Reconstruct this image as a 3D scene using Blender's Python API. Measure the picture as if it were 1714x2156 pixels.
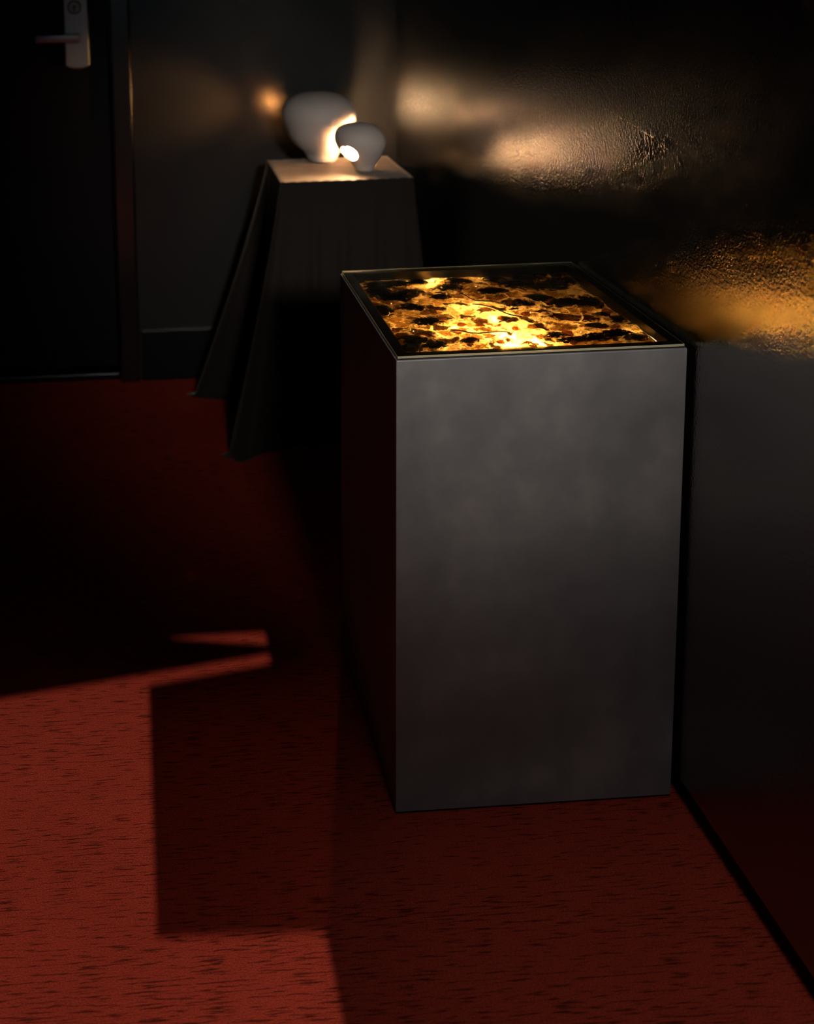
import bpy, bmesh, math, random
from mathutils import Vector, Matrix, noise
random.seed(7)
for o in list(bpy.data.objects):
    bpy.data.objects.remove(o, do_unlink=True)
S = bpy.context.scene
C = S.collection
PI = math.pi

# ------------------------------------------------------------------ camera
CAM = Vector((-0.38854, -1.61484, 1.39548))
yaw, pitch, roll, FPX, PX, PY = 0.05297, 0.13675, -0.02403, 2382.33, 398.23, 197.54
fw = Vector((math.sin(yaw)*math.cos(pitch), math.cos(yaw)*math.cos(pitch), -math.sin(pitch)))
r0 = Vector((math.cos(yaw), -math.sin(yaw), 0)); u0 = r0.cross(fw)
rr = math.cos(roll)*r0 + math.sin(roll)*u0
uu = -math.sin(roll)*r0 + math.cos(roll)*u0
cd = bpy.data.cameras.new('camera'); cam = bpy.data.objects.new('camera', cd); C.objects.link(cam)
M = Matrix((rr, uu, -fw)).transposed().to_4x4(); M.translation = CAM
cam.matrix_world = M
cd.sensor_fit = 'VERTICAL'; cd.sensor_height = 36.0; cd.sensor_width = 36.0*1714/2156
cd.lens = FPX/2156*36.0
cd.shift_x = (857-PX)/2156; cd.shift_y = (PY-1078)/2156
cd.clip_start = 0.02
cd.dof.use_dof = True; cd.dof.focus_distance = 1.84; cd.dof.aperture_fstop = 3.6
S.camera = cam

# ------------------------------------------------------------------ world, sun, added fill lights
W = bpy.data.worlds.new('world'); S.world = W; W.use_nodes = True
wb = W.node_tree.nodes['Background']
wb.inputs[0].default_value = (0.55, 0.82, 1.0, 1); wb.inputs[1].default_value = 0.22
SUN_T = math.tan(math.radians(30)); FRONT = -3.2
sd = bpy.data.lights.new('sun', 'SUN'); sd.energy = 2.7; sd.angle = math.radians(0.22); sd.color = (1.0, 0.93, 0.85)
sun = bpy.data.objects.new('sun', sd); C.objects.link(sun); sun.rotation_euler = (math.radians(60), 0, 0); sun.location = (-0.8, -6, 5)
def area(name, sx, sy, energy, col, spread, loc, aim):
    d = bpy.data.lights.new(name, 'AREA'); d.shape = 'RECTANGLE'; d.size = sx; d.size_y = sy
    d.energy = energy; d.color = col; d.spread = math.radians(spread)
    o = bpy.data.objects.new(name, d); C.objects.link(o); o.location = loc
    o.rotation_euler = (Vector(aim)-Vector(loc)).to_track_quat('-Z', 'Y').to_euler()
area('front_fill', .4, .45, 1.6, (1.0, .92, .85), 21, (.20, FRONT+.03, 2.0), (.15, 0, .88))  # made-up soft beam added to light the plinth front and the lamps
area('overhead_fill', .45, .45, 1.5, (.95, 1.0, .98), 46, (.15, -1.25, 2.57), (.38, -.72, 0))  # made-up overhead light added to brighten the near carpet
S.cycles.sample_clamp_indirect = 0.0      # keep the full light of the small bright lamps
vs = S.view_settings
vs.view_transform = 'Standard'; vs.look = 'None'; vs.exposure = 0.0; vs.gamma = 1.0; vs.use_curve_mapping = False

# ------------------------------------------------------------------ helpers
def tag(o, label=None, cat=None, group=None, kind=None):
    if label: o['label'] = label
    if cat: o['category'] = cat
    if group: o['group'] = group
    if kind: o['kind'] = kind
    return o
def obj(name, mesh, mat=None, parent=None, smooth=False):
    o = bpy.data.objects.new(name, mesh); C.objects.link(o)
    if mat and not mesh.materials: mesh.materials.append(mat)
    if smooth:
        for p in mesh.polygons: p.use_smooth = True
    if parent: o.parent = parent
    return o
def empty(name, loc=(0, 0, 0)):
    o = bpy.data.objects.new(name, None); C.objects.link(o); o.location = loc; o.empty_display_size = .05
    return o
def to_mesh(bm, name='m'):
    me = bpy.data.meshes.new(name); bm.normal_update(); bm.to_mesh(me); bm.free(); return me
def add_box(bm, x0, x1, y0, y1, z0, z1):
    r = bmesh.ops.create_cube(bm, size=1)
    for v in r['verts']:
        v.co = Vector(((x0+x1)/2+v.co.x*(x1-x0), (y0+y1)/2+v.co.y*(y1-y0), (z0+z1)/2+v.co.z*(z1-z0)))
    return r['verts']
def box(x0, x1, y0, y1, z0, z1, bev=0.0, seg=2):
    bm = bmesh.new(); add_box(bm, x0, x1, y0, y1, z0, z1)
    if bev: bmesh.ops.bevel(bm, geom=list(bm.edges), offset=bev, segments=seg, affect='EDGES', profile=.5)
    return to_mesh(bm)
def prism_y(pts, y0, y1):
    """polygon in x,z (ccw) extruded along y"""
    n = len(pts); v = [(x, y0, z) for x, z in pts]+[(x, y1, z) for x, z in pts]
    f = [list(range(n)), list(range(2*n-1, n-1, -1))]+[[(i+1) % n, i, n+i, n+(i+1) % n] for i in range(n)]
    me = bpy.data.meshes.new('prism'); me.from_pydata(v, [], f); me.update(); return me
def tube(path, rad, seg=12, cap=True):
    bm = bmesh.new(); rings = []
    for i, p in enumerate(path):
        p = Vector(p); a = Vector(path[max(i-1, 0)]); b = Vector(path[min(i+1, len(path)-1)])
        t = (b-a).normalized(); ref = Vector((0, 0, 1)) if abs(t.z) < .9 else Vector((1, 0, 0))
        s = t.cross(ref).normalized(); w = s.cross(t)
        R = rad[i] if isinstance(rad, (list, tuple)) else rad
        rings.append([bm.verts.new(p+R*(math.cos(2*PI*k/seg)*s+math.sin(2*PI*k/seg)*w)) for k in range(seg)])
    for a, b in zip(rings, rings[1:]):
        for k in range(seg): bm.faces.new((a[k], a[(k+1) % seg], b[(k+1) % seg], b[k]))
    if cap:
        bm.faces.new(rings[0][::-1]); bm.faces.new(rings[-1])
    bmesh.ops.recalc_face_normals(bm, faces=list(bm.faces))
    return to_mesh(bm)
def lathe(prof, seg=64, shear=(0, 0), zmax=1.0, c=(0, 0, 0), squash=1.0):
    """prof: list of (r,z); leaning axis via shear per unit z/zmax"""
    bm = bmesh.new(); rings = []
    for r, z in prof:
        ox = c[0]+shear[0]*z/zmax; oy = c[1]+shear[1]*z/zmax
        if r < 1e-5: rings.append([bm.verts.new((ox, oy, c[2]+z))])
        else: rings.append([bm.verts.new((ox+r*math.cos(2*PI*k/seg), oy+squash*r*math.sin(2*PI*k/seg), c[2]+z)) for k in range(seg)])
    for a, b in zip(rings, rings[1:]):
        for k in range(seg):
            k2 = (k+1) % seg
            if len(a) == 1 and len(b) == 1: continue
            if len(a) == 1: bm.faces.new((a[0], b[k2], b[k]))
            elif len(b) == 1: bm.faces.new((a[k], a[k2], b[0]))
            else: bm.faces.new((a[k], a[k2], b[k2], b[k]))
    for e in (rings[0], rings[-1]):
        if len(e) > 1: bm.faces.new(e)
    bmesh.ops.recalc_face_normals(bm, faces=list(bm.faces))
    return to_mesh(bm)
def smooth_prof(pts, n=40):
    """Catmull-Rom through the profile points"""
    out = []; P = [pts[0]]+list(pts)+[pts[-1]]
    m = len(pts)-1
    for s in range(n+1):
        t = s/n*m; i = min(int(t), m-1); f = t-i
        a, b, c_, d = P[i], P[i+1], P[i+2], P[i+3]
        q = [0.5*((2*b[k])+(-a[k]+c_[k])*f+(2*a[k]-5*b[k]+4*c_[k]-d[k])*f*f+(-a[k]+3*b[k]-3*c_[k]+d[k])*f**3) for k in (0, 1)]
        out.append((max(q[0], 0), q[1]))
    return out
def boolean(o, cutters):
    for c in cutters:
        m = o.modifiers.new('cut', 'BOOLEAN'); m.object = c; m.operation = 'DIFFERENCE'; m.solver = 'EXACT'
    bpy.context.view_layer.update()
    me = bpy.data.meshes.new_from_object(o.evaluated_get(bpy.context.evaluated_depsgraph_get()))
    o.modifiers.clear(); o.data = me
    for c in cutters: bpy.data.objects.remove(c, do_unlink=True)
    return o

# ------------------------------------------------------------------ materials
class NT:
    def __init__(s, name):
        s.m = bpy.data.materials.new(name); s.m.use_nodes = True; s.t = s.m.node_tree
        s.b = s.t.nodes['Principled BSDF']; s.out = s.t.nodes['Material Output']
    def n(s, typ, **kw):
        x = s.t.nodes.new(typ)
        for k, v in kw.items():
            if k in x.inputs: x.inputs[k].default_value = v
            else: setattr(x, k, v)
        return x
    def l(s, a, b): s.t.links.new(a, b)
    def set(s, **kw):
        for k, v in kw.items(): s.b.inputs[k.replace('_', ' ')].default_value = v
    def coord(s, scale=(1, 1, 1), rot=(0, 0, 0)):
        tc = s.n('ShaderNodeTexCoord'); mp = s.n('ShaderNodeMapping')
        mp.inputs['Scale'].default_value = scale; mp.inputs['Rotation'].default_value = rot
        s.l(tc.outputs['Object'], mp.inputs['Vector']); return mp.outputs['Vector']
    def noise(s, vec, scale, detail=3, rough=.5):
        x = s.n('ShaderNodeTexNoise'); x.inputs['Scale'].default_value = scale
        x.inputs['Detail'].default_value = detail; x.inputs['Roughness'].default_value = rough
        s.l(vec, x.inputs['Vector']); return x.outputs['Fac']
    def ramp(s, fac, stops):
        x = s.n('ShaderNodeValToRGB'); e = x.color_ramp.elements
        while len(e) < len(stops): e.new(.5)
        for el, (p, c) in zip(e, stops): el.position = p; el.color = tuple(c)+(1,) if len(c) == 3 else c
        s.l(fac, x.inputs['Fac']); return x.outputs['Color']
    def bump(s, h, strength, dist):
        x = s.n('ShaderNodeBump'); x.inputs['Strength'].default_value = strength; x.inputs['Distance'].default_value = dist
        s.l(h, x.inputs['Height']); return x.outputs['Normal']
    def math(s, op, a, b):
        x = s.n('ShaderNodeMath'); x.operation = op
        for i, v in enumerate((a, b)):
            if isinstance(v, (int, float)): x.inputs[i].default_value = v
            else: s.l(v, x.inputs[i])
        return x.outputs[0]
def g(v): return (v, v, v, 1)
def simple(name, col, rough=.5, metal=0, **kw):
    k = NT(name); k.set(Base_Color=tuple(col)+(1,), Roughness=rough, Metallic=metal)
    for a, b in kw.items(): k.b.inputs[a.replace('_', ' ')].default_value = b
    return k.m

def wall_paint(name, rough, ior, stipple, dist, alb):
    k = NT(name); v = k.coord()
    k.set(Base_Color=(alb, alb, alb, 1), IOR=ior)
    a = k.noise(v, stipple, 3, .6); b = k.noise(v, 6, 2)
    k.l(k.bump(a, .55, dist), k.b.inputs['Normal'])
    mr = k.n('ShaderNodeMapRange'); mr.inputs['To Min'].default_value = rough*.85; mr.inputs['To Max'].default_value = rough*1.2
    k.l(b, mr.inputs['Value']); k.l(mr.outputs[0], k.b.inputs['Roughness'])
    return k.m
M_wall = wall_paint('black_gloss_wall_paint', .14, 2.9, 170, .0016, .008)
M_wallb = wall_paint('black_gloss_back_wall_paint', .20, 1.6, 150, .0010, .022)
M_trim = simple('black_satin_trim', (.005, .005, .005), .30, Specular_IOR_Level=.4)
M_door = simple('black_door_paint', (.004, .004, .004), .4, Specular_IOR_Level=.2)
M_jamb = simple('black_gloss_frame_paint', (.006, .006, .006), .22, IOR=1.9)
M_ceil = simple('dark_ceiling', (.02, .02, .02), .9)
M_frame = simple('dark_window_frame', (.03, .03, .03), .5)
M_sun_mask = simple('dark_sun_mask', (.03, .03, .03), .9)  # for the unseen pieces added to shape the sun patch

def carpet():
    k = NT('red_loop_carpet')
    v = k.coord((1, 1, 1)); st = k.coord((24, 270, 1))
    fine = k.noise(k.coord((420, 520, 1)), 1.0, 2, .6)
    streak = k.noise(st, 1.0, 3, .55)
    band = k.noise(k.coord((1.4, 7, 1)), 1.0, 2)
    s2 = k.math('ADD', streak, k.math('MULTIPLY', k.math('SUBTRACT', band, .5), .16))
    mask = k.ramp(s2, [(.33, (0, 0, 0)), (.45, (1, 1, 1))])
    tuft = k.ramp(fine, [(.30, (.45, .45, .45)), (.62, (1, 1, 1))])
    base = k.ramp(k.noise(v, 3.0, 3), [(.3, (.33, .034, .018)), (.7, (.41, .044, .023))])
    m1 = k.n('ShaderNodeMixRGB', blend_type='MULTIPLY'); m1.inputs[0].default_value = 1
    k.l(base, m1.inputs[1]); k.l(tuft, m1.inputs[2])
    m2 = k.n('ShaderNodeMixRGB', blend_type='MIX'); k.l(mask, m2.inputs[0]); m2.inputs[1].default_value = (.085, .011, .006, 1); k.l(m1.outputs[0], m2.inputs[2])
    k.l(m2.outputs[0], k.b.inputs['Base Color'])
    h = k.math('ADD', k.math('MULTIPLY', fine, .6), k.math('MULTIPLY', mask, .5))
    k.l(k.bump(h, .8, .003), k.b.inputs['Normal'])
    k.set(Roughness=1.0); k.b.inputs['Specular IOR Level'].default_value = .05
    pass
    return k.m
M_carpet = carpet()

def plinth_paint():
    k = NT('anthracite_plinth_board'); v = k.coord()
    a = k.noise(v, 5, 4, .6); b = k.noise(k.coord((1, 1, .8)), 14, 5, .65)
    sm = k.math('ADD', k.math('MULTIPLY', a, .6), k.math('MULTIPLY', b, .4))
    k.l(k.ramp(sm, [(.37, (.135, .133, .135)), (.52, (.18, .174, .173)), (.64, (.25, .234, .222))]), k.b.inputs['Base Color'])
    mr = k.n('ShaderNodeMapRange'); mr.inputs['To Min'].default_value = .36; mr.inputs['To Max'].default_value = .56
    k.l(b, mr.inputs['Value']); k.l(mr.outputs[0], k.b.inputs['Roughness'])
    k.l(k.bump(k.noise(v, 300, 2), .15, .0006), k.b.inputs['Normal']); k.set(IOR=1.8)
    return k.m
M_plinth = plinth_paint()
M_rim = simple('black_inner_board', (.018, .016, .012), .35)

def glass():
    k = NT('green_tinted_glass'); k.set(Base_Color=(.90, .97, .86, 1), Roughness=0.0, IOR=1.5)
    k.b.inputs['Transmission Weight'].default_value = 1.0
    return k.m
M_glass = glass()
def ground_edge():
    k = NT('ground_glass_edge'); k.set(Base_Color=(.80, .74, .48, 1), Roughness=.4)
    tr = k.n('ShaderNodeBsdfTranslucent'); tr.inputs[0].default_value = (.75, .72, .42, 1)
    ms = k.n('ShaderNodeMixShader'); ms.inputs[0].default_value = .5
    k.l(k.b.outputs[0], ms.inputs[1]); k.l(tr.outputs[0], ms.inputs[2]); k.l(ms.outputs[0], k.out.inputs['Surface']); return k.m
M_glass_edge = ground_edge()

def resin():
    k = NT('amber_resin'); v = k.coord()
    wv = k.n('ShaderNodeTexNoise'); wv.inputs['Scale'].default_value = 26; wv.inputs['Detail'].default_value = 5; wv.inputs['Roughness'].default_value = .65
    k.l(v, wv.inputs['Vector'])
    mx = k.n('ShaderNodeMixRGB', blend_type='LINEAR_LIGHT'); mx.inputs[0].default_value = .035
    k.l(v, mx.inputs[1]); k.l(wv.outputs['Color'], mx.inputs[2])
    vo = k.n('ShaderNodeTexVoronoi'); vo.inputs['Scale'].default_value = 30; k.l(mx.outputs[0], vo.inputs['Vector'])
    ve = k.n('ShaderNodeTexVoronoi', feature='DISTANCE_TO_EDGE'); ve.inputs['Scale'].default_value = 30; k.l(mx.outputs[0], ve.inputs['Vector'])
    sep = k.n('ShaderNodeSeparateColor'); k.l(vo.outputs['Color'], sep.inputs[0])
    cell = k.ramp(sep.outputs[0], [(.0, (.014, .005, .001)), (.30, (.05, .017, .003)), (.55, (.17, .068, .012)), (.78, (.38, .175, .036)), (1.0, (.70, .40, .12))])
    fine = k.noise(v, 150, 4, .75)
    grain = k.ramp(fine, [(.32, (.25, .18, .10)), (.50, (.80, .75, .65)), (.70, (1, 1, 1))])
    m1 = k.n('ShaderNodeMixRGB', blend_type='MULTIPLY'); m1.inputs[0].default_value = .85; k.l(cell, m1.inputs[1]); k.l(grain, m1.inputs[2])
    gap = k.ramp(k.math('ADD', ve.outputs['Distance'], k.math('MULTIPLY', k.math('SUBTRACT', wv.outputs['Fac'], .5), .5)), [(.0, (.85, .85, .85)), (.04, (.45, .45, .45)), (.15, (0, 0, 0))])
    m2 = k.n('ShaderNodeMixRGB', blend_type='MIX'); k.l(gap, m2.inputs[0]); k.l(m1.outputs[0], m2.inputs[1]); m2.inputs[2].default_value = (.85, .52, .18, 1)
    v2 = k.n('ShaderNodeTexVoronoi'); v2.inputs['Scale'].default_value = 95; k.l(mx.outputs[0], v2.inputs['Vector'])
    sp2 = k.n('ShaderNodeSeparateColor'); k.l(v2.outputs['Color'], sp2.inputs[0])
    g2 = k.ramp(k.math('ADD', k.math('MULTIPLY', sp2.outputs[1], .6), k.math('MULTIPLY', k.noise(v, 420, 3, .7), .4)), [(.15, (.22, .13, .06)), (.45, (.70, .58, .42)), (.75, (1, 1, 1))])
    m3 = k.n('ShaderNodeMixRGB', blend_type='MULTIPLY'); m3.inputs[0].default_value = .8; k.l(m2.outputs[0], m3.inputs[1]); k.l(g2, m3.inputs[2])
    col = m3.outputs[0]
    h = k.math('ADD', k.math('MULTIPLY', ve.outputs['Distance'], 1.2), k.math('MULTIPLY', fine, .5))
    tr = k.n('ShaderNodeBsdfTranslucent'); k.l(col, tr.inputs['Color'])
    nb = k.bump(h, .8, .006); k.l(nb, tr.inputs['Normal'])
    k.l(col, k.b.inputs['Base Color']); k.set(Roughness=.16); k.l(nb, k.b.inputs['Normal'])
    ms = k.n('ShaderNodeMixShader'); ms.inputs[0].default_value = .22
    k.l(tr.outputs[0], ms.inputs[1]); k.l(k.b.outputs[0], ms.inputs[2]); k.l(ms.outputs[0], k.out.inputs['Surface'])
    return k.m
M_resin = resin()
def emis(name, col, s):
    k = NT(name); e = k.n('ShaderNodeEmission'); e.inputs[0].default_value = tuple(col)+(1,); e.inputs[1].default_value = s
    k.l(e.outputs[0], k.out.inputs['Surface']); return k.m
M_led = emis('warm_led', (1.0, .66, .30), 110)
M_led_hot = emis('bright_warm_led', (1.0, .66, .32), 2900)
M_bulb = emis('warm_bulb', (1.0, .45, .14), 1300)
M_bulb2 = emis('warm_bulb_small', (1.0, .58, .28), 1300)
def moss():
    k = NT('dark_moss'); v = k.coord()
    f = k.noise(v, 260, 4, .7)
    k.l(k.ramp(f, [(.35, (.03, .02, .008)), (.6, (.14, .09, .035)), (.75, (.36, .24, .10))]), k.b.inputs['Base Color'])
    k.set(Roughness=.28); k.l(k.bump(f, 1.0, .004), k.b.inputs['Normal']); return k.m
M_moss = moss()
def amber():
    k = NT('amber_chip'); v = k.coord(); f = k.noise(v, 60, 4, .6)
    col = k.ramp(f, [(.35, (.25, .09, .02)), (.65, (.85, .50, .18))])
    tr = k.n('ShaderNodeBsdfTranslucent'); k.l(col, tr.inputs['Color']); k.l(col, k.b.inputs['Base Color']); k.set(Roughness=.15)
    ms = k.n('ShaderNodeMixShader'); ms.inputs[0].default_value = .35
    k.l(tr.outputs[0], ms.inputs[1]); k.l(k.b.outputs[0], ms.inputs[2]); k.l(ms.outputs[0], k.out.inputs['Surface']); return k.m
M_amber = amber()
M_tray = simple('brown_tray', (.12, .08, .04), .6)
def ceramic(name, c):
    k = NT(name); v = k.coord(); f = k.noise(v, 90, 3)
    k.set(Base_Color=c+(1,), Roughness=.55); k.l(k.bump(f, .1, .001), k.b.inputs['Normal']); return k.m
M_cer = ceramic('matt_bisque_ceramic', (.62, .55, .50))
def cloth():
    k = NT('black_cloth'); v = k.coord(); f = k.noise(v, 500, 2)
    k.set(Base_Color=(.016, .013, .011, 1), Roughness=.8); k.b.inputs['Specular IOR Level'].default_value = .12
    k.b.inputs['Sheen Weight'].default_value = .35; k.b.inputs['Sheen Roughness'].default_value = .35; k.b.inputs['Sheen Tint'].default_value = (1, .85, .7, 1)
    k.l(k.bump(f, .3, .001), k.b.inputs['Normal']); return k.m
M_cloth = cloth()
def steel():
    k = NT('satin_steel'); v = k.coord(); f = k.noise(v, 400, 2)
    k.set(Base_Color=(.55, .55, .56, 1), Metallic=.85, Roughness=.42)
    k.l(k.bump(f, .05, .0005), k.b.inputs['Normal']); return k.m
M_steel = steel()
M_dark = simple('dark_slot', (.01, .01, .01), .5)
M_brass = simple('dull_nickel_cylinder', (.40, .38, .32), .4, .8)

# ------------------------------------------------------------------ the room
BY = 1.85; LX = -2.3; H = 2.6
def wx(y): return .458-.007*y
def struct(name, me, mat, parent=None, label=None):
    o = obj(name, me, mat, parent)
    if parent is None: o['kind'] = 'structure'
    if label: o['label'] = label
    return o
struct('floor', box(LX-.1, .60, FRONT-.1, BY+.15, -.05, 0), M_carpet, label='red loop pile carpet with dark streaks')
struct('ceiling', box(LX-.1, .60, FRONT-.1, BY+.15, H, H+.08), M_ceil, label='dark ceiling above the room')
# right wall: panelling that ends a little above the carpet, with a recessed base behind it
def wall_right():
    y0, y1 = FRONT-.1, BY+.15
    v = [(wx(y0), y0, .042), (.60, y0, .042), (.60, y1, .042), (wx(y1), y1, .042), (wx(y0), y0, H), (.60, y0, H), (.60, y1, H), (wx(y1), y1, H)]
    me = bpy.data.meshes.new('wall'); me.from_pydata(v, [], [(0, 3, 2, 1), (4, 5, 6, 7), (0, 1, 5, 4), (1, 2, 6, 5), (2, 3, 7, 6), (3, 0, 4, 7)]); me.update(); return me
wr = struct('wall_right', wall_right(), M_wall, label='glossy black painted wall beside the plinth')
struct('baseboard_right', box(.505, .60, FRONT-.1, BY+.15, 0, .042), M_trim, label='recessed black base strip under the right wall')
# back wall with a door opening from DX0 to DX1
DX0, DX1, DH = -1.36, -.447, 2.08
bm = bmesh.new()
add_box(bm, DX1, wx(BY), BY, BY+.15, 0, H); add_box(bm, LX-.1, DX0, BY, BY+.15, 0, H); add_box(bm, DX0, DX1, BY, BY+.15, DH, H)
add_box(bm, LX-.1, .60, BY+.15, BY+.20, 0, H)
struct('wall_back', to_mesh(bm), M_wallb, label='black painted wall behind the lamps')
struct('wall_left', box(LX-.1, LX, FRONT-.1, BY+.15, 0, H), M_ceil, label='black wall on the left')
struct('baseboard_back', box(-.375, wx(BY)-.001, BY-.012, BY, 0, .165, .003), M_door, label='black baseboard of the back wall')
# door frame
bm = bmesh.new()
def arch(x0, x1, z0, z1):
    add_box(bm, x0, x1, BY-.022, BY+.10, z0, z1)
arch(DX1+.002, DX1+.066, 0, DH+.06); arch(DX0-.066, DX0-.002, 0, DH+.06); arch(DX0-.066, DX1+.066, DH+.002, DH+.06)
bmesh.ops.bevel(bm, geom=list(bm.edges), offset=.008, segments=5, affect='EDGES', profile=.5)
struct('trim_1', to_mesh(bm), M_jamb, label='black door frame')
struct('trim_2', box(DX0, DX1, BY+.012, BY+.10, 0, .022, .004), M_trim, label='low black door threshold')
door = struct('door_1', box(DX0+.004, DX1-.004, BY+.004, BY+.045, .05, DH-.004, .003), M_door, label='black door with a steel lever lock plate')
# lock plate with rounded bottom, lever, cylinder
def plate():
    x0, x1, z0, z1 = -.582, -.508, 1.018, 1.30
    pts = [(x1, z1), (x0, z1)]
    for i in range(13):
        t = i/12; x = x0+(x1-x0)*t; e = abs(2*t-1)
        pts.append((x, z0-.010*(1-e**2.2)))
    me = prism_y(pts, BY-.014, BY+.005)
    bm = bmesh.new(); bm.from_mesh(me); bmesh.ops.recalc_face_normals(bm, faces=list(bm.faces))
    ed = [e for e in bm.edges if abs(e.verts[0].co.y-(BY-.014)) < 1e-5 and abs(e.verts[1].co.y-(BY-.014)) < 1e-5]
    bmesh.ops.bevel(bm, geom=ed, offset=.004, segments=3, affect='EDGES', profile=.5)
    return to_mesh(bm)
pl = obj('lock_plate', plate(), M_steel, door); pl['label'] = 'tall satin steel lock plate with rounded lower end'
cy = obj('lock_cylinder', tube([(-.548, BY-.013, 1.196), (-.548, BY-.019, 1.196), (-.548, BY-.020, 1.196)], [.0185, .0185, .017], 32), M_brass, pl)
bm = bmesh.new()
add_box(bm, -.5495, -.5465, BY-.0208, BY-.0195, 1.182, 1.196); to = tube([(-.548, BY-.0195, 1.197), (-.548, BY-.0208, 1.197)], .004, 14)
bm.from_mesh(to); obj('keyhole', to_mesh(bm), M_dark, pl)
ring = []
bm = bmesh.new(); n = 40
vi = [[bm.verts.new((-.548+r*math.cos(2*PI*i/n), BY-yy, 1.196+r*math.sin(2*PI*i/n))) for i in range(n)] for r, yy in ((.0187, .0142), (.0187, .0165), (.0215, .0165), (.0215, .0142))]
for a in range(4):
    b = (a+1) % 4
    for i in range(n): bm.faces.new((vi[a][i], vi[a][(i+1) % n], vi[b][(i+1) % n], vi[b][i]))
bmesh.ops.recalc_face_normals(bm, faces=list(bm.faces))
obj('cylinder_ring', to_mesh(bm), M_dark, pl)
bm = bmesh.new()
add_box(bm, -.668, -.532, BY-.060, BY-.046, 1.092, 1.118)
bmesh.ops.bevel(bm, geom=list(bm.edges), offset=.004, segments=2, affect='EDGES', profile=.5)
bm.from_mesh(tube([(-.548, BY-.012, 1.105), (-.548, BY-.05, 1.105)], .012, 20))
lv = obj('lever', to_mesh(bm), M_steel, pl, True)

# front wall behind the camera: one window, with added pieces that shape its sun patch.  z(y) maps a floor distance to the height of the ray in the window plane
def zy(y): return (y-FRONT)*SUN_T
TOP = zy(.507); SILL = 1.15; WX0, WX1 = -1.75, -.150
bm = bmesh.new()
for a in ((LX-.1, WX0, 0, H), (WX0, WX1, 0, SILL), (WX0, WX1, TOP+.08, H), (WX1, .60, 0, H)):
    add_box(bm, a[0], a[1], FRONT-.10, FRONT, a[2], a[3])
struct('wall_front', to_mesh(bm), M_ceil, label='dark wall with a window behind the viewpoint')
w1 = struct('window_1', box(WX0, WX1, FRONT-.098, FRONT-.092, SILL, TOP+.08), None, label='clear window')
kk = NT('window_glass'); t_ = kk.n('ShaderNodeBsdfTransparent'); t_.inputs[0].default_value = (.95, .97, .96, 1)
kk.l(t_.outputs[0], kk.out.inputs['Surface']); w1.data.materials.append(kk.m)
obj('window_sill', box(WX0, WX1, FRONT-.09, FRONT+.03, SILL-.03, SILL, .004), M_frame, w1)
bl = obj('sun_mask_strip', prism_y([(-1.75, TOP), (-1.75, zy(.17)), (-.66, zy(.349)), (-.14, zy(.438)), (-.14, zy(.462)), (-.37, zy(.508))], FRONT-.012, FRONT-.008), M_sun_mask, w1)  # made-up strip, outline cut to give the sun patch its slanted edge
obj('sun_mask_top', box(WX0, WX1+.01, FRONT-.012, FRONT-.006, TOP, TOP+.10), M_sun_mask, w1)  # unseen strip added to end the sun patch at the top
bd = obj('sun_mask_block', prism_y([(-.388, zy(-.165)), (-.14, zy(-.174)), (-.14, zy(.414)), (-.388, zy(.368))], FRONT-.03, FRONT-.015), M_sun_mask, w1)  # made-up board shaped to cast the dark rectangle on the carpet

M_frost = simple('frosted_fill_pane', (.6, .62, .64), .6)  # surface of the panes added behind the fill lights
w2 = struct('fill_pane_front', box(0, .40, FRONT, FRONT+.008, 1.76, 2.24), M_frost, label='small frosted pane added behind a fill light on the front wall')  # pane added only to go with the made-up front light
w3 = struct('fill_pane_ceiling', box(-.09, .39, -1.49, -1.01, H-.008, H), M_frost, label='square frosted pane added behind a fill light in the ceiling')  # pane added only to go with the made-up ceiling light
for p, bars in ((w2, ((-.02, 0, FRONT, FRONT+.02, 1.74, 2.26), (.40, .42, FRONT, FRONT+.02, 1.74, 2.26), (0, .40, FRONT, FRONT+.02, 1.74, 1.76), (0, .40, FRONT, FRONT+.02, 2.24, 2.26))),
                (w3, ((-.11, -.09, -1.51, -.99, H-.02, H), (.39, .41, -1.51, -.99, H-.02, H), (-.09, .39, -1.51, -1.49, H-.02, H), (-.09, .39, -1.01, -.99, H-.02, H)))):
    bm = bmesh.new()
    for b_ in bars: add_box(bm, *b_)
    obj('fill_pane_frame', to_mesh(bm), M_frame, p)  # bars around the two added panes

# ------------------------------------------------------------------ plinth
PW = PD = .45; PH = .757; TH = .016
pln = tag(empty('plinth', (PW/2, PD/2, 0)), 'tall dark grey square plinth standing on red carpet beside the wall', 'plinth')
def child(name, me, mat, parent, smooth=False, label=None):
    o = obj(name, me, mat, parent, smooth); o.matrix_parent_inverse = Matrix.Translation(parent.location).inverted()
    if label: o['label'] = label
    return o
child('front_panel', box(0, PW, 0, TH, .004, PH, .0012), M_plinth, pln, label='smudged grey front face of the plinth')
child('side_panel', box(0, TH, TH+.0002, PD-TH-.0002, .004, PH, .0012), M_plinth, pln)
child('side_panel', box(PW-TH, PW, TH+.0002, PD-TH-.0002, .004, PH, .0012), M_plinth, pln)
child('back_panel', box(0, PW, PD-TH, PD, .004, PH, .0012), M_plinth, pln)
for fx in (.012, PW-.012):
    for fy in (.012, PD-.012):
        child('foot', lathe([(.009, 0), (.010, .002), (.009, .005)], 16, c=(fx, fy, 0)), M_dark, pln)
# dark gasket under the glass
bm = bmesh.new()
for a in ((0.003, PW-.003, .003, TH+.004), (0.003, PW-.003, PD-TH-.004, PD-.003), (.003, TH+.004, TH+.004, PD-TH-.004), (PW-TH-.004, PW-.003, TH+.004, PD-TH-.004)):
    add_box(bm, a[0], a[1], a[2], a[3], PH, PH+.0012)
child('gasket', to_mesh(bm), M_rim, pln, label='thin black gasket under the glass')

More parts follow.
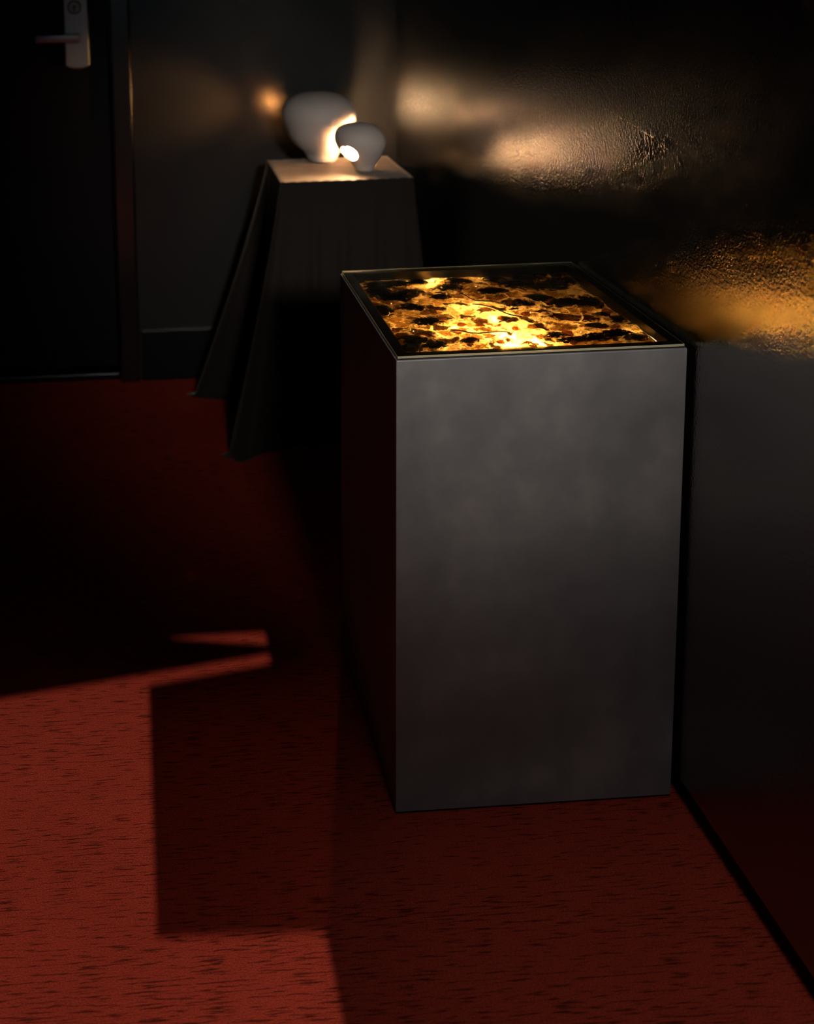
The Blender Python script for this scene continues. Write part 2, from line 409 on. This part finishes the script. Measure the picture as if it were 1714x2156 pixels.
for i, a in enumerate(((TH, TH+.003, TH, PD-TH), (PW-TH-.003, PW-TH, TH, PD-TH), (TH+.003, PW-TH-.003, TH, TH+.003), (TH+.003, PW-TH-.003, PD-TH-.003, PD-TH))):
    child('liner', box(a[0]+.0001, a[1]-.0001, a[2]+.0001, a[3]-.0001, .66, PH-.0005), M_rim, pln)

# glass lid
gl = empty('glass_lid', (PW/2, PD/2, PH+.0014)); tag(gl, 'clear glass pane with green edges covering the glowing plinth top', 'glass pane')
pane = child('pane', box(.003, PW-.003, .003, PD-.003, PH+.0014, PH+.0066, .0008, 1), M_glass, gl)
pane.data.materials.append(M_glass_edge)
for p in pane.data.polygons:
    if abs(p.normal.z) < .3: p.material_index = 1

# glowing resin bed
zc = .748
def at(x, y):
    """positions read at height .735, moved along the line of sight to the bed surface"""
    f = (zc-.735)/(CAM.z-.735); return (x+(CAM.x-x)*f, y+(CAM.y-y)*f)
bed = tag(empty('light_sculpture', (PW/2, PD/2, .66)), 'glowing amber resin and dark moss bed lit from below inside the plinth', 'light sculpture')
I0, I1 = TH+.0035, PW-TH-.0035
def bed_h(x, y):
    p = Vector((x*22, y*22, 3.1))
    return zc-.006+.0045*noise.noise(p)+.0022*noise.noise(p*2.7)+.0010*noise.noise(p*7)
N = 150
v = []; f = []
for j in range(N+1):
    for i in range(N+1):
        x = I0+(I1-I0)*i/N; y = I0+(I1-I0)*j/N; v.append((x, y, bed_h(x, y)))
for j in range(N):
    for i in range(N):
        a = j*(N+1)+i; f.append((a, a+1, a+N+2, a+N+1))
me = bpy.data.meshes.new('resin'); me.from_pydata(v, [], f); me.update()
child('resin_sheet', me, M_resin, bed, True, 'lumpy translucent amber resin')
child('tray', box(I0, I1, I0, I1, .655, .660), M_tray, bed)
leds = [(.226, .154, .012, 1, 1), (.215, .104, .012, 1, 1), (.151, .191, .015, .8, 1), (.259, .119, .014, .8, 1), (.235, .24, .020, 1, 1), (.184, .485, .010, .45, 1), (.169, .436, .010, .45, 1),
        (.273, .49, .012, 1, 0), (.135, .488, .012, 1, 0), (.43, .143, .014, 1.2, 0), (.33, .169, .018, 1.2, 0), (.20, .30, .03, .7, 1), (.30, .215, .025, 1, 0), (.057, .24, .02, 1.2, 0), (.12, .10, .02, 1, 0), (.37, .21, .025, 1.1, 0), (.19, .20, .03, 1, 0)]
led_me = []
for m in (M_led, M_led_hot):
    bm = bmesh.new(); bmesh.ops.create_uvsphere(bm, u_segments=14, v_segments=8, radius=.0042); me = to_mesh(bm); me.materials.append(m); led_me.append(me)
for x, y, d, s, hot in leds:
    X, Y = at(x, y); X = min(max(X, I0+.006), I1-.006); Y = min(max(Y, I0+.006), I1-.006)
    o = child('led_or_sparkle', led_me[hot], None, bed); o.location = (X, Y, bed_h(X, Y)-d); o.scale = (s, s, s)
for x, y in ((.11, .20), (.075, .19), (.165, .165), (.07, .33), (.135, .37), (.31, .155), (.345, .15), (.41, .165), (.30, .26), (.25, .41), (.185, .45), (.365, .25), (.045, .36)):
    X, Y = at(x, y); o = child('led_or_sparkle', led_me[0], None, bed); o.location = (X, Y, bed_h(X, Y)-.0006); o.scale = (.15, .15, .15)  # tiny glowing beads added as sparkles on the moss
# moss clumps
def clump_mesh(seed, rx, ry, h, sub=4, rough=1.0):
    bm = bmesh.new(); bmesh.ops.create_icosphere(bm, subdivisions=sub, radius=1)
    for vv in bm.verts:
        p = vv.co.copy(); k = 1+.35*rough*noise.noise(p*1.6+Vector((seed, 0, 0)))+.28*rough*noise.noise(p*4.2+Vector((0, seed, 0)))+.16*rough*noise.noise(p*10+Vector((0, 0, seed)))
        vv.co = Vector((p.x*rx*k, p.y*ry*k, p.z*h*(k if p.z > 0 else 1)))
    me = to_mesh(bm)
    for p in me.polygons: p.use_smooth = True
    return me
def crumb_mesh(seed):
    """one ragged clump: many small crumbs fused into a low heap"""
    rg = random.Random(seed); bm = bmesh.new()
    core = clump_mesh(seed*3.1, .62, .62, .8, 3, 1.3); bm.from_mesh(core)
    for i in range(150):
        a = rg.uniform(0, 2*PI); r = math.sqrt(rg.random())*1.05; q = rg.uniform(.05, .17)*(1.2-.6*r)
        z = (1-r*r*.8)*rg.uniform(.2, .95)
        ret = bmesh.ops.create_icosphere(bm, subdivisions=1, radius=q)
        for vv in ret['verts']:
            vv.co = Vector((vv.co.x*rg.uniform(.6, 1.4), vv.co.y*rg.uniform(.6, 1.4), vv.co.z*2.2))+Vector((r*math.cos(a), r*math.sin(a), z))
    return to_mesh(bm)
cm = [crumb_mesh(i+1) for i in range(6)]
for m in cm: m.materials.append(M_moss)
cl = [(.11, .232, .030, .022), (.154, .134, .018, .010), (.063, .145, .032, .026), (.05, .11, .02, .02), (.095, .12, .022, .016), (.084, .366, .036, .03), (.06, .40, .03, .03), (.12, .39, .03, .025), (.10, .31, .03, .016), (.075, .45, .035, .03),
      (.11, .46, .028, .022), (.38, .399, .045, .03), (.33, .42, .04, .03), (.42, .42, .03, .03), (.30, .46, .03, .02), (.36, .47, .035, .02), (.401, .137, .03, .018), (.36, .125, .03, .018), (.32, .115, .03, .014), (.43, .115, .022, .016), (.30, .14, .02, .012), (.38, .175, .025, .012),
      (.381, .30, .035, .025), (.42, .29, .025, .03), (.34, .33, .03, .025), (.20, .415, .03, .022), (.225, .45, .03, .02), (.17, .36, .02, .012), (.27, .38, .035, .02), (.30, .30, .022, .012), (.15, .46, .02, .02), (.41, .225, .02, .015), (.05, .30, .018, .03), (.445, .20, .016, .02)]
for i, (x, y, a, b) in enumerate(cl):
    X, Y = at(x, y); a *= .9; b *= .9
    X = min(max(X, I0+a*1.2), I1-a*1.2); Y = min(max(Y, I0+b*1.25), I1-b*1.25)
    o = child('moss_clump', cm[i % 6], None, bed); o.location = (X, Y, zc-.0065); o.scale = (a, b, .0065); o.rotation_euler.z = 0
# amber chips
ch = [clump_mesh(5.1*i+40, 1, 1, 1, 3, .7) for i in range(5)]
for m in ch: m.materials.append(M_amber)
rng = random.Random(3)
for i in range(46):
    X = rng.uniform(I0+.012, I1-.012); Y = rng.uniform(I0+.012, I1-.012); s = rng.uniform(.004, .010)
    o = child('amber_chip', ch[i % 5], None, bed); o.location = (X, Y, bed_h(X, Y)); o.scale = (s*rng.uniform(.8, 1.5), s, min(s*.6, .005)); o.rotation_euler.z = rng.uniform(0, 6)
tw = []
for i, (a, b) in enumerate((((.21, .30), (.29, .20)), ((.30, .45), (.33, .36)), ((.26, .29), (.20, .36)), ((.13, .17), (.22, .15)))):
    A = at(*a); B = at(*b)
    child('twig', tube([(A[0]+(B[0]-A[0])*t+.006*math.sin(5*t+i), A[1]+(B[1]-A[1])*t, zc-.001+.002*math.sin(9*t)) for t in [k/9 for k in range(10)]], .0012, 8), M_moss, bed, True)

# ------------------------------------------------------------------ draped lamp table
TZ = .738; TX0, TX1, TY0, TY1 = .010, .372, 1.350, 1.664
def drape():
    cx, cy = (TX0+TX1)/2, (TY0+TY1)/2; hx, hy = (TX1-TX0)/2, (TY1-TY0)/2
    n = 240; rows = 34
    per = []
    for k in range(n):
        t = k/n*4; s = int(t); q = t-s
        c4 = [(-1, -1), (1, -1), (1, 1), (-1, 1)]
        a, b = c4[s], c4[(s+1) % 4]
        per.append((a[0]+(b[0]-a[0])*q, a[1]+(b[1]-a[1])*q, s, q))
    v = []; f = []
    def skirt(k, d):
        px, py, s, q = per[k]
        nx, ny = [(0, -1), (1, 0), (0, 1), (-1, 0)][s]
        cd_ = min(q, 1-q)                       # distance to the nearest corner
        cornx, corny = (-1 if px < 0 else 1), (-1 if py < 0 else 1)
        fl = math.exp(-(cd_/.13)**2)*d**1.15*{(-1, -1): .16, (1, -1): .05, (1, 1): .03, (-1, 1): .22}[(cornx, corny)]
        fold = (.016*math.sin(q*31+s*2)+.010*math.sin(q*57+s))*d
        base = .012*d
        x = cx+px*hx+nx*(base+fold)+cornx*fl*(.80 if s in (0, 2) else 1.0)
        y = cy+py*hy+ny*(base+fold)+corny*fl*(.35 if corny < 0 else .2)
        return x, y
    for r in range(rows+1):
        d = r/rows; z = TZ*(1-d)
        for k in range(n):
            x, y = skirt(k, d)
            x = min(x, wx(y)-.012)
            zz = max(z, .0015)
            if r == rows: zz = .0015+.003*abs(math.sin(k*.7))
            v.append((x, y, zz))
    # hem that lies out on the carpet
    for k in range(n):
        x, y = skirt(k, 1.0); dx, dy = x-cx, y-cy; L = math.hypot(dx, dy)
        e = .012+.018*(.5+.5*math.sin(k*.21+1.0))
        x2 = x+dx/L*e; y2 = y+dy/L*e
        v.append((min(x2, wx(y2)-.010), y2, .0012))
    for r in range(rows+1):
        for k in range(n):
            k2 = (k+1) % n; f.append((r*n+k, r*n+k2, (r+1)*n+k2, (r+1)*n+k))
    # top
    top0 = len(v); m = 24
    for j in range(m+1):
        for i in range(m+1):
            x = TX0+(TX1-TX0)*i/m; y = TY0+(TY1-TY0)*j/m
            e = min(i, m-i, j, m-j)/3; e = min(e, 1)
            v.append((x, y, TZ+e*.0016*noise.noise(Vector((x*28, y*28, 0)))))
    for j in range(m):
        for i in range(m):
            a = top0+j*(m+1)+i; f.append((a, a+1, a+m+2, a+m+1))
    me = bpy.data.meshes.new('cloth'); me.from_pydata(v, [], f); me.update(); return me
tc = obj('tablecloth', drape(), M_cloth, None, True)
bm = bmesh.new(); bm.from_mesh(tc.data); bmesh.ops.remove_doubles(bm, verts=list(bm.verts), dist=.0006); bmesh.ops.recalc_face_normals(bm, faces=list(bm.faces)); bm.to_mesh(tc.data); bm.free()
for p in tc.data.polygons: p.use_smooth = p.center.z < TZ-.02 or p.normal.z > .9
tag(tc, 'black tablecloth draped to the floor over the small lamp table', 'tablecloth')

# ------------------------------------------------------------------ lamps
def shell(name, prof, shear, zmax, c, thick, parent, mat):
    o = obj(name, lathe(smooth_prof(prof, 44), 72, shear, zmax, c), mat, None, True)
    inner = obj('inner', lathe(smooth_prof([(max(r-thick, 0), z+thick*(1 if z < zmax*.25 else -1 if z > zmax*.9 else 0)) for r, z in prof], 44), 72, shear, zmax, c))
    return o, inner
# large lamp
LC = (.169, 1.615, TZ)
lamp = tag(empty('table_lamp', LC), 'large egg-shaped bisque ceramic lamp standing behind the small one on the black cloth', 'lamp', 'pebble lamps on the draped table')
prof = [(0, 0), (.030, .001), (.041, .008), (.053, .030), (.073, .050), (.091, .076), (.101, .106), (.108, .139), (.098, .172), (.073, .192), (.040, .203), (0, .207)]
sh, inn = shell('shell', prof, (-.015, 0), .207, LC, .007, lamp, M_cer)
bm = bmesh.new(); bmesh.ops.create_uvsphere(bm, u_segments=32, v_segments=16, radius=.030)
hole = obj('hole', to_mesh(bm)); hole.location = (LC[0]-.101, LC[1]+.054, TZ+.120)
boolean(sh, [inn, hole])
for p in sh.data.polygons: p.use_smooth = True
sh.data.set_sharp_from_angle(angle=math.radians(40))
sh.parent = lamp; sh.matrix_parent_inverse = Matrix.Translation(lamp.location).inverted()
bm = bmesh.new(); bmesh.ops.create_uvsphere(bm, u_segments=24, v_segments=14, radius=.016)
b = child('bulb', to_mesh(bm), M_bulb, lamp, True); b.location = (LC[0]-.008, LC[1], TZ+.110)
child('stem', tube([(LC[0], LC[1], TZ+.007), (LC[0]-.006, LC[1], TZ+.098)], .005, 14), M_cer, lamp, True)
# small lamp
SC = (.262, 1.462, TZ)
lamp2 = tag(empty('table_lamp', SC), 'small egg-shaped bisque ceramic lamp with a round glowing hole in its side', 'lamp', 'pebble lamps on the draped table')
prof = [(0, 0), (.018, .0005), (.0265, .006), (.034, .022), (.052, .045), (.066, .068), (.071, .090), (.064, .114), (.044, .131), (.022, .1375), (0, .139)]
sh2, inn2 = shell('shell', prof, (-.022, 0), .139, SC, .006, lamp2, M_cer)
bm = bmesh.new(); bmesh.ops.create_uvsphere(bm, u_segments=40, v_segments=20, radius=.027)
h1 = obj('hole', to_mesh(bm)); h1.location = (SC[0]-.056, SC[1]-.043, TZ+.055)
bm = bmesh.new(); bmesh.ops.create_uvsphere(bm, u_segments=40, v_segments=20, radius=.042)
h2 = obj('hole', to_mesh(bm)); h2.location = (SC[0]-.036, SC[1]+.070, TZ+.080)
boolean(sh2, [inn2, h1, h2])
for p in sh2.data.polygons: p.use_smooth = True
sh2.data.set_sharp_from_angle(angle=math.radians(40))
sh2.parent = lamp2; sh2.matrix_parent_inverse = Matrix.Translation(lamp2.location).inverted()
bm = bmesh.new(); bmesh.ops.create_uvsphere(bm, u_segments=24, v_segments=14, radius=.018)
b = child('bulb', to_mesh(bm), M_bulb2, lamp2, True); b.location = (SC[0]-.032, SC[1]-.002, TZ+.066)
child('stem', tube([(SC[0], SC[1], TZ+.006), (SC[0]-.024, SC[1], TZ+.054)], .005, 14), M_cer, lamp2, True)

# ------------------------------------------------------------------ scratch on the wall paint
bm = bmesh.new(); rng = random.Random(5)
for i in range(46):
    t = rng.random(); y = .336+(.146-.336)*t; z = 1.077+(1.057-1.077)*t+rng.gauss(0, .0012); L = rng.uniform(.001, .005); w = rng.uniform(.0003, .0008)
    a = [(y, z), (y-L, z-L*.11), (y-L, z-L*.11+w), (y, z+w)]
    bm.faces.new([bm.verts.new((wx(p[0])-.0003, p[0], p[1])) for p in a])
o = obj('scratch', to_mesh(bm), simple('chipped_paint', (.30, .24, .18), .7), wr); o['kind'] = 'stuff'; o['label'] = 'thin pale scratch in the black paint'
